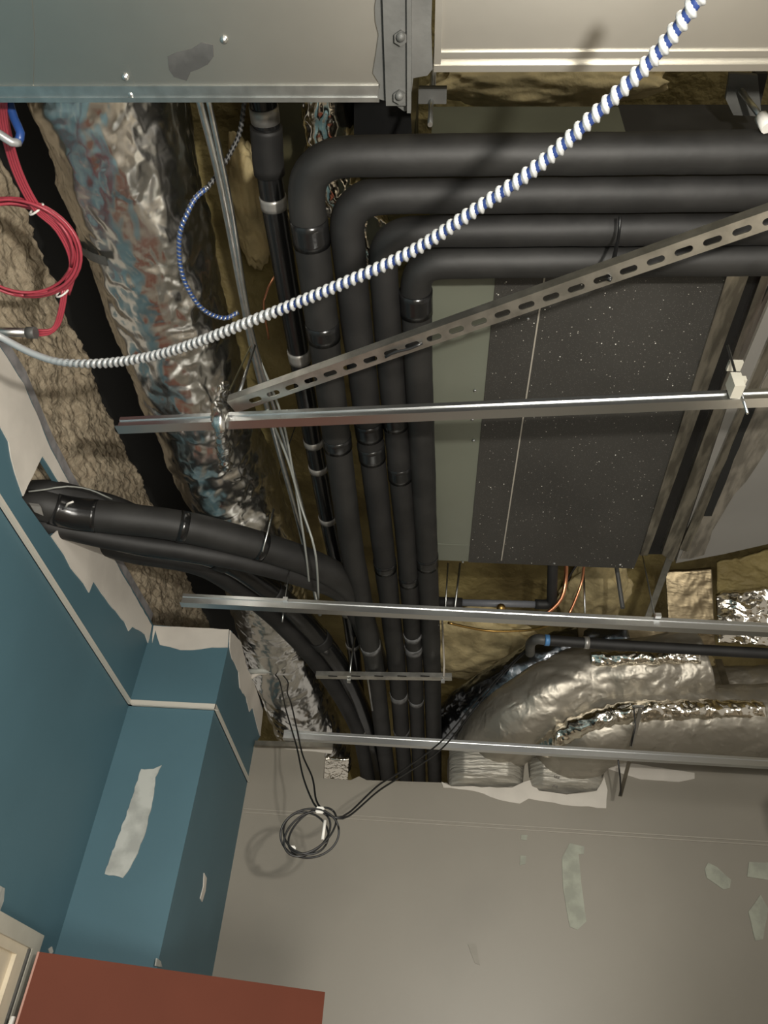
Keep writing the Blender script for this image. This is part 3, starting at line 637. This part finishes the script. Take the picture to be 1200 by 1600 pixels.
o = tag(obj('hanger_strap', extrude([(-.014, -.0015), (.014, -.0015), (.014, .0015), (-.014, .0015)], UY(1122, 1030, 2.98), UY(1150, 1118, 2.90)), 'flange'), 'flat grey strap holding up the lower foil duct at right', 'strap')
# trapeze under the pipes
tr = thing('trapeze_hanger', 'slotted channel trapeze with rods carrying the black pipes', 'hanger', U(600, 1058, 1.44))
obj('channel', extrude([(-.014, -.006), (.014, -.006), (.014, -.002), (.010, -.002), (.010, .016), (-.014, .016)], U(494, 1056, 1.425), U(706, 1059, 1.425)), 'slot', tr)
for i in range(5):
    a = U(520+i*36, 1056.5, 1.418); bm = clipbox(a, .018, .003, .0012); obj('slot', bm, 'dark', tr)
obj('rod', tube([U(546, 1064, 1.41), U(548, 1040, 1.46), U(557, 975, 1.66)], .0040, 8), 'galv', tr)
obj('rod', tube([U(582, 1110, 1.41), U(573, 1050, 1.46), U(560, 970, 1.66)], .0040, 8), 'galv', tr)
obj('rod', tube([U(693, 1064, 1.41), U(694, 1040, 1.46), U(691, 968, 1.66)], .0040, 8), 'reveal', tr)
for x, y in ((545, 1064), (692, 1064)): obj('nut', clipbox(U(x, y, 1.41), .007, .007, .006), 'galv', tr)

# ---------------------------------------------------------------- slotted strut
hs = 1.215
ss = thing('slotted_strut', 'long galvanised slotted angle slanting up to the right across the pipes', 'strut', U(780, 490, hs))
A, B = U(362, 637, hs), U(1330, 300, hs)
t = (B-A).normalized(); Ln = (B-A).length; side = Vector((-t.y, t.x, 0)); wd = .034
def sp(s, v): return A + t*s + side*v
outl = [sp(0, -wd/2), sp(Ln, -wd/2), sp(Ln, wd/2), sp(0, wd/2)]; holes = []
def slen(x):
    y = 632+(x-370)*(350-632)/830; return (U(x, y, hs)-A).dot(t)
s = slen(397); pitch = (slen(1160)-slen(397))/21
while s < Ln-.02:
    cen = s; hh = []
    for j in range(16):
        a = 2*math.pi*j/16; cx = (.0085 if math.cos(a) > 0 else -.0085)
        hh.append(sp(cen+cx+.0068*math.cos(a), .001+.0068*math.sin(a)))
    holes.append(hh); s += pitch
obj('slotted_face', slab(outl, Vector((0, 0, .0025)), holes), 'slot', ss)
bm = bmesh.new(); hexa(bm, [sp(0, -wd/2), sp(0, -wd/2-.002), sp(0, -wd/2-.002)+Z1*.022, sp(0, -wd/2)+Z1*.022], [sp(Ln, -wd/2), sp(Ln, -wd/2-.002), sp(Ln, -wd/2-.002)+Z1*.022, sp(Ln, -wd/2)+Z1*.022])
obj('near_flange', bm, 'slot', ss)
tag(obj('cable_tie', tube(spline([U(969, 338, 1.45), U(967, 365, 1.43), U(962, 395, 1.36), U(957, 418, 1.26), U(953, 438, 1.205), U(951, 430, 1.23), U(958, 405, 1.33), U(964, 380, 1.42)], .01), .0032, 8), 'blackcable'), 'black tie wire hanging the slotted strut from the third pipe', 'cable tie')
tag(obj('cable_tie', tube(spline([U(602, 558, 1.208), U(618, 550, 1.208), U(640, 545, 1.208), U(660, 536, 1.21)], .01), .0028, 8), 'blackcable'), 'black tie wire threaded through slots of the strut under the pipes', 'cable tie')
bz = thing('rod_bracket', 'small steel bracket with a bright rod hanging by the duct flange', 'bracket', U(673, 160, 1.5))
obj('plate', clipbox(U(676, 148, 1.50), .026, .013, .008), 'mastic', bz)
pt = U(676, 148, 1.50); obj('hanger_rod', tube([pt, Vector((pt.x, pt.y, z(2.3)))], .0045, 10), 'galv', bz)
obj('rod', tube([U(676, 112, 1.62), U(672, 195, 1.40)], .0045, 10), 'galv', bz)
bz = thing('rod_bracket', 'black steel bracket with slanting rod at the top right corner', 'bracket', U(1165, 160, 1.6))
obj('plate', quadslab([(1140, 115), (1184, 118), (1190, 182), (1146, 180), (1134, 155)], 1.62, .01), 'mastic', bz)
obj('channel', quadslab([(1182, 115), (1200, 115), (1188, 165), (1174, 158)], 1.68, .03), 'rubber', bz)
obj('rod', tube([U(1158, 142, 1.60), U(1190, 184, 1.50)], .0055, 10), 'galv', bz)
obj('cap', tube([U(1189, 182, 1.50), U(1200, 200, 1.47)], .012, 10), 'tie', bz)

# ---------------------------------------------------------------- foil flexible ducts over the grey wall
def wrinkle(amp, sc, ring=0):
    def f(c, s, a):
        d = amp*(noise.noise(c*sc)+.5*noise.noise(c*sc*2.5)); 
        v = noise.voronoi(c*sc*1.6)[0]; d += amp*.8*(v[1]-v[0])
        if ring: d += ring*math.sin(s*2*math.pi/.022)
        return d
    return f
def fdpath(pts, step=.012): return spline([UY(x, y, Y) for x, y, Y in pts], step)
f1 = thing('foil_flexible_duct', 'upper fat foil duct curving from the right down into the grey wall', 'duct', UY(900, 1060, 3.05))
obj('foil_wrap', tube(fdpath([(1092, 1042, 2.96), (1000, 1060, 3.00), (920, 1070, 3.05), (850, 1100, 3.10), (795, 1140, 3.25), (765, 1185, 3.55), (757, 1210, 3.95), (756, 1225, 4.3)], .009), .172, 120, crumple(.020, 4.5), lambda a: 1-.08*math.cos(2*a)), 'foil2', f1)
obj('bright_tape', tube(fdpath([(925, 1030, 2.86), (1000, 1028, 2.80), (1092, 1024, 2.77)], .006), .030, 40, crumple(.016, 16)), 'foil3', f1)
f2 = thing('foil_flexible_duct', 'lower foil duct along the grey wall, bending into the wall', 'duct', UY(1000, 1130, 3.1))
obj('foil_wrap', tube(fdpath([(1330, 1130, 3.03), (1200, 1128, 3.03), (1080, 1127, 3.04), (980, 1130, 3.06), (915, 1150, 3.14), (888, 1180, 3.35), (884, 1205, 3.75), (884, 1222, 4.15)], .009), .158, 120, crumple(.016, 5), lambda a: 1-.06*math.cos(2*a)), 'foil2', f2)
obj('bright_tape', tube(fdpath([(1190, 1110, 2.895), (1060, 1110, 2.895), (985, 1113, 2.905), (925, 1126, 2.945), (880, 1148, 3.03), (848, 1170, 3.14)], .006), .042, 40, crumple(.016, 16)), 'foil3', f2)
# dulled collars where they pass the wall
for nm, x0, x1, y0, y1, par in (('wall_collar', 702, 817, 1172, 1229, f1), ('wall_collar', 826, 943, 1178, 1238, f2)):
    bm = bmesh.new(); nx, nz = 44, 40; vs = []
    for j in range(nz+1):
        row = []
        for i in range(nx+1):
            u = i/nx; v = j/nz; yy = y0+(y1-y0)*v; q = UY(x0+(x1-x0)*u, yy, WY-.004)
            edge = min(u, 1-u); q.y = WY + .02 - .075*min(1, math.sqrt(max(0, edge*5)))*math.sin(min(1, (1-v)*2.2)*math.pi/2)
            q.z = CZ + (q.z-CZ)*q.y/WY*.999; q.x = q.x*q.y/WY
            q.y += .006*noise.noise(Vector((u*3, v*26, x0))) ; row.append(bm.verts.new(q))
        vs.append(row)
    for j in range(nz):
        for i in range(nx): bm.faces.new([vs[j][i], vs[j][i+1], vs[j+1][i+1], vs[j+1][i]])
    obj(nm, bm, 'foilbag', par, True)
f3 = thing('shaded_foil_side', 'added dark foil tube for the shaded side of the upper foil duct, towards the pipes', 'duct', UY(800, 1040, 3.3))  # shaded side of the upper foil duct, added as a darker tube
obj('foil_wrap', tube(fdpath([(985, 1000, 3.0), (930, 1012, 3.05), (860, 1030, 3.1), (790, 1070, 3.2), (730, 1110, 3.4), (700, 1140, 3.6)]), .105, 60, crumple(.014, 16)), 'foilshade', f3)  # added darker tube, stands for the shaded side of the upper foil duct
f4 = tag(obj('foil_flexible_duct', tube(fdpath([(1020, 1100, 3.45), (1100, 1090, 3.35), (1180, 1085, 3.3), (1320, 1080, 3.3)]), .13, 70, wrinkle(.012, 9)), 'foil2'), 'foil duct end glimpsed at right between the strap and upper foil duct', 'duct')
def sheet(px, h0, h1, m, name, label, amp, sc):
    bm = bmesh.new(); n = 50; (a, b, c, d) = px; vs = []
    for j in range(n+1):
        row = []
        for i in range(n+1):
            u = i/n; v = j/n; x = (a[0]*(1-u)+b[0]*u)*(1-v)+(d[0]*(1-u)+c[0]*u)*v; y = (a[1]*(1-u)+b[1]*u)*(1-v)+(d[1]*(1-u)+c[1]*u)*v
            q = U(x, y, h0*(1-v)+h1*v); q.z += crumple(amp, sc)(q, 0, 0); row.append(bm.verts.new(q))
        vs.append(row)
    for j in range(n):
        for i in range(n): bm.faces.new([vs[j][i], vs[j][i+1], vs[j+1][i+1], vs[j+1][i]])
    geo = bmesh.ops.extrude_face_region(bm, geom=bm.faces[:])
    for v in [g_ for g_ in geo['geom'] if isinstance(g_, bmesh.types.BMVert)]: v.co.z += .012
    return tag(obj(name, bm, m, None, True), label, 'insulation')
sheet([(1118, 930), (1260, 915), (1260, 1012), (1122, 1003)], 1.95, 1.75, 'foil3', 'foil_sheet', 'bright crinkled foil faced batt at the right edge above middle bar', .020, 22)
sheet([(1120, 880), (1260, 850), (1260, 930), (1120, 932)], 2.05, 1.97, 'brassfoil' if 'brassfoil' in M else 'foam', 'insulation_batt', 'yellow brown batt under the right duct corner', .03, 9)
M['foilgold'] = foil_mat('brown stained foil', (.27, .22, .14), .42, 8, 20, .35, (1, 4, 1))
sheet([(1040, 895), (1112, 890), (1118, 1012), (1046, 1008)], 2.0, 1.75, 'foilgold', 'foil_sheet', 'brownish creased foil batt left of the bright foil batt', .006, 12)
sheet([(900, 965), (1046, 972), (1060, 1030), (905, 1012)], 1.85, 1.70, 'foilgold', 'foil_sheet', 'dull foil strip behind the black pipe and middle grid bar', .014, 12)

# foam lumps
def lump(x, y, h, sx, sy, sz, label):
    bm = bmesh.new(); c = U(x, y, h); bmesh.ops.create_icosphere(bm, subdivisions=5, radius=1)
    for v in bm.verts:
        d = v.co.copy(); k = 1+.25*noise.noise(d*1.8+c)+.10*noise.noise(d*5+c)
        v.co = Vector((d.x*sx*k, d.y*sy*k, d.z*sz*k)) + c
    return tag(obj('spray_foam', bm, 'foamdark', None, True), label, 'insulation', None)
lump(745, 1010, 1.95, .30, .30, .10, 'cream lumpy spray foam left of the shaded dark foil')
lump(930, 930, 2.2, .16, .30, .08, 'cream lumpy spray foam behind the copper tubes')
lump(1040, 1035, 2.0, .22, .12, .08, 'pale foam roll above the lower foil duct at right')
lump(388, 320, 2.25, .06, .22, .06, 'pale foam patch glimpsed between conduit and black pipe')
lump(850, 130, 2.15, .30, .06, .06, 'brown foam ridge above the air unit')

# ---------------------------------------------------------------- pipes and tubes below the unit
dp = thing('drain_pipe', 'grey plastic drain pipe with black elbow below the air unit', 'pipe', U(780, 945, 1.6))
obj('pipe', tube([U(700, 941, 1.60), U(862, 945, 1.60)], .0135, 16), 'pvc', dp)
obj('sleeve', tube([U(682, 941, 1.60), U(722, 943, 1.60)], .022, 16), 'rubber', dp)
obj('elbow', tube(fillet([U(836, 944, 1.60), U(862, 945, 1.60), U(864, 870, 1.68)], .03), .019, 16), 'rubber', dp)
def tubething(name, pts, r, m, label, cat='tube'):
    return tag(obj(name, tube(spline([U(*p) for p in pts], .02), r, 12), m, None, True), label, cat)
tubething('copper_tube', [(885, 875, 1.70), (884, 905, 1.66), (877, 935, 1.60), (856, 957, 1.55), (830, 968, 1.52)], .0075, 'copper', 'thicker bent copper tube under the air unit by the black elbow')
tubething('copper_tube', [(913, 875, 1.72), (910, 905, 1.68), (900, 935, 1.62), (888, 962, 1.56)], .005, 'copper', 'thinner copper tube right of the thicker one under the air unit')
tubething('control_cable', [(903, 880, 1.70), (893, 895, 1.68), (884, 912, 1.66)], .004, 'blackcable', 'black wire pair crossing behind the copper tubes', 'cable')
tubething('control_cable', [(700, 973, 1.60), (730, 980, 1.60), (770, 986, 1.60), (830, 984, 1.60), (862, 975, 1.6)], .005, 'brass', 'brown cable sagging just behind the middle grid bar', 'cable')
bm = bmesh.new(); bmesh.ops.create_uvsphere(bm, u_segments=14, v_segments=8, radius=.017, matrix=Matrix.Translation(U(783, 950, 1.56)))
tag(obj('brass_valve', bm, 'brass', None, True), 'small brass valve on the grey drain pipe', 'valve')
bp = thing('insulated_pipe', 'slim black pipe with blue taped end crossing above the foil ducts', 'pipe', U(1020, 1010, 1.42))
obj('insulation', tube(spline([U(852, 1000, 1.43), U(1000, 1010, 1.43), U(1330, 1028, 1.43)], .03), .0195, 20), 'rubber', bp)
obj('blue_tape', tube([U(851, 1000, 1.43), U(858, 1000.5, 1.43)], .0205, 20), 'bluetape', bp)
obj('grey_end', tube(spline([U(853, 1000, 1.43), U(838, 999, 1.44), U(829, 1006, 1.48), U(828, 1020, 1.52)], .006), .0185, 18), 'mastic', bp)
obj('clamp', tube([U(912, 1004, 1.43), U(920, 1004.5, 1.43)], .0225, 20), 'tape', bp)

# ---------------------------------------------------------------- black cable coil hanging in front of the grey wall
YC = 2.22
cc = thing('cable_coil', 'loose coil of thin black cable tied with white tape before the grey wall', 'cable coil', UY(482, 1340, YC))
def K(x, y, Y=YC): return UY(x, y, Y)
for k, (cx, cy, ra, rb, ph) in enumerate(((484, 1302, 46, 38, -.2), (480, 1303, 42, 28, -.75), (488, 1298, 45, 26, -.75), (478, 1302, 36, 32, .5))):
    pts = []
    for j in range(25):
        a = 2*math.pi*j/24; u, v = ra*math.cos(a), rb*math.sin(a); x = cx+u*math.cos(ph)-v*math.sin(ph); y = cy+u*math.sin(ph)+v*math.cos(ph)
        pts.append(K(x, y, YC+.012*math.sin(a+k)))
    wire('cable_loop', pts, .0029, 'blackcable', cc)
wire('cable_lead', [K(427, 1051, 3.0), K(436, 1062, 2.98), K(441, 1082, 2.9), K(447, 1110, 2.72), K(463, 1165, 2.5), K(474, 1215, 2.33), K(490, 1255, 2.24), K(502, 1268, YC)], .0029, 'blackcable', cc)
wire('cable_lead', [K(443, 1056, 3.0), K(450, 1066, 2.98), K(449, 1082, 2.9), K(455, 1100, 2.75), K(464, 1140, 2.6), K(473, 1180, 2.45), K(488, 1215, 2.34), K(494, 1250, 2.25), K(504, 1266, YC)], .0029, 'blackcable', cc)
for d in (0, 1):
    wire('cable_lead', [K(505, 1265+d*3), K(522, 1277), K(545, 1270+d*5, 2.24), K(590, 1228+d*9, 2.32), K(625, 1206+d*8, 2.4), K(690, 1158+d*12, 2.52), K(740, 1100+d*9, 2.6), K(790, 1045+d*4, 2.66), K(838, 1000+d*3, 2.72)], .0029, 'blackcable', cc)
bm = clipbox(K(500, 1266, YC-.005), .012, .006, .009); bmesh.ops.bevel(bm, geom=bm.edges[:], offset=.003, segments=2, affect='EDGES'); obj('white_tape', bm, 'tie', cc)
bm = clipbox(K(457, 1326, YC-.005), .009, .006, .007); bmesh.ops.bevel(bm, geom=bm.edges[:], offset=.003, segments=2, affect='EDGES'); obj('white_tape', bm, 'tie', cc)
obj('tape_tail', tube([K(508, 1282, YC-.005), K(504, 1312, YC-.005)], .0045, 8), 'tie', cc)
sb = thing('conduit_stub', 'white dabbed conduit stub poking from the chase, feeding the black cables', 'conduit', UY(410, 1049, 3.0))
obj('pipe', tube([UY(385, 1049, 2.98), UY(425, 1048, 2.98)], .011, 14), 'patch', sb)
obj('plaster_dab', tube([UY(392, 1058, 3.0), UY(404, 1052, 3.0), UY(418, 1052, 3.0)], lambda s, t: .012*(1-t*.6), 12, crumple(.006, 40)), 'white', sb)
# foil glimpsed in the notch beside the pipes
sheet([(506, 1186), (545, 1188), (543, 1222), (502, 1220)], 1.30, 1.32, 'foil3', 'foil_sheet', 'crumpled foil scrap in the small wall opening beside the black pipes', .012, 30)
# wall-side track
tag(obj('wall_track', extrude([(-.012, 0), (.012, 0), (.012, .022), (-.012, .022)], UY(398, 1166, WY-.02), UY(520, 1170, WY-.02)), 'flange'), 'dark metal track end at the top left of the grey wall', 'track')
# printed marks on the foil
def mark(ch, x, y, Y, size, rot, parent):
    cu = bpy.data.curves.new('printed_mark', 'FONT'); cu.body = ch; cu.size = size; cu.extrude = .0005; cu.align_x = 'CENTER'
    tmp = bpy.data.objects.new('tmp', cu); COL.objects.link(tmp); bpy.context.view_layer.update()
    me = bpy.data.meshes.new_from_object(tmp.evaluated_get(bpy.context.evaluated_depsgraph_get())); bpy.data.objects.remove(tmp)
    p = UY(x, y, Y); me.transform(Matrix.Translation(p) @ Matrix.Rotation(math.radians(90), 4, 'X') @ Matrix.Rotation(rot, 4, 'Z'))
    obj('printed_mark', me, 'ink', parent)
mark('3', 877, 1205, WY-.075, .03, 1.4, f2); mark('E', 874, 1215, WY-.07, .03, 1.4, f2); mark('2', 871, 1230, WY-.06, .03, 1.4, f2)
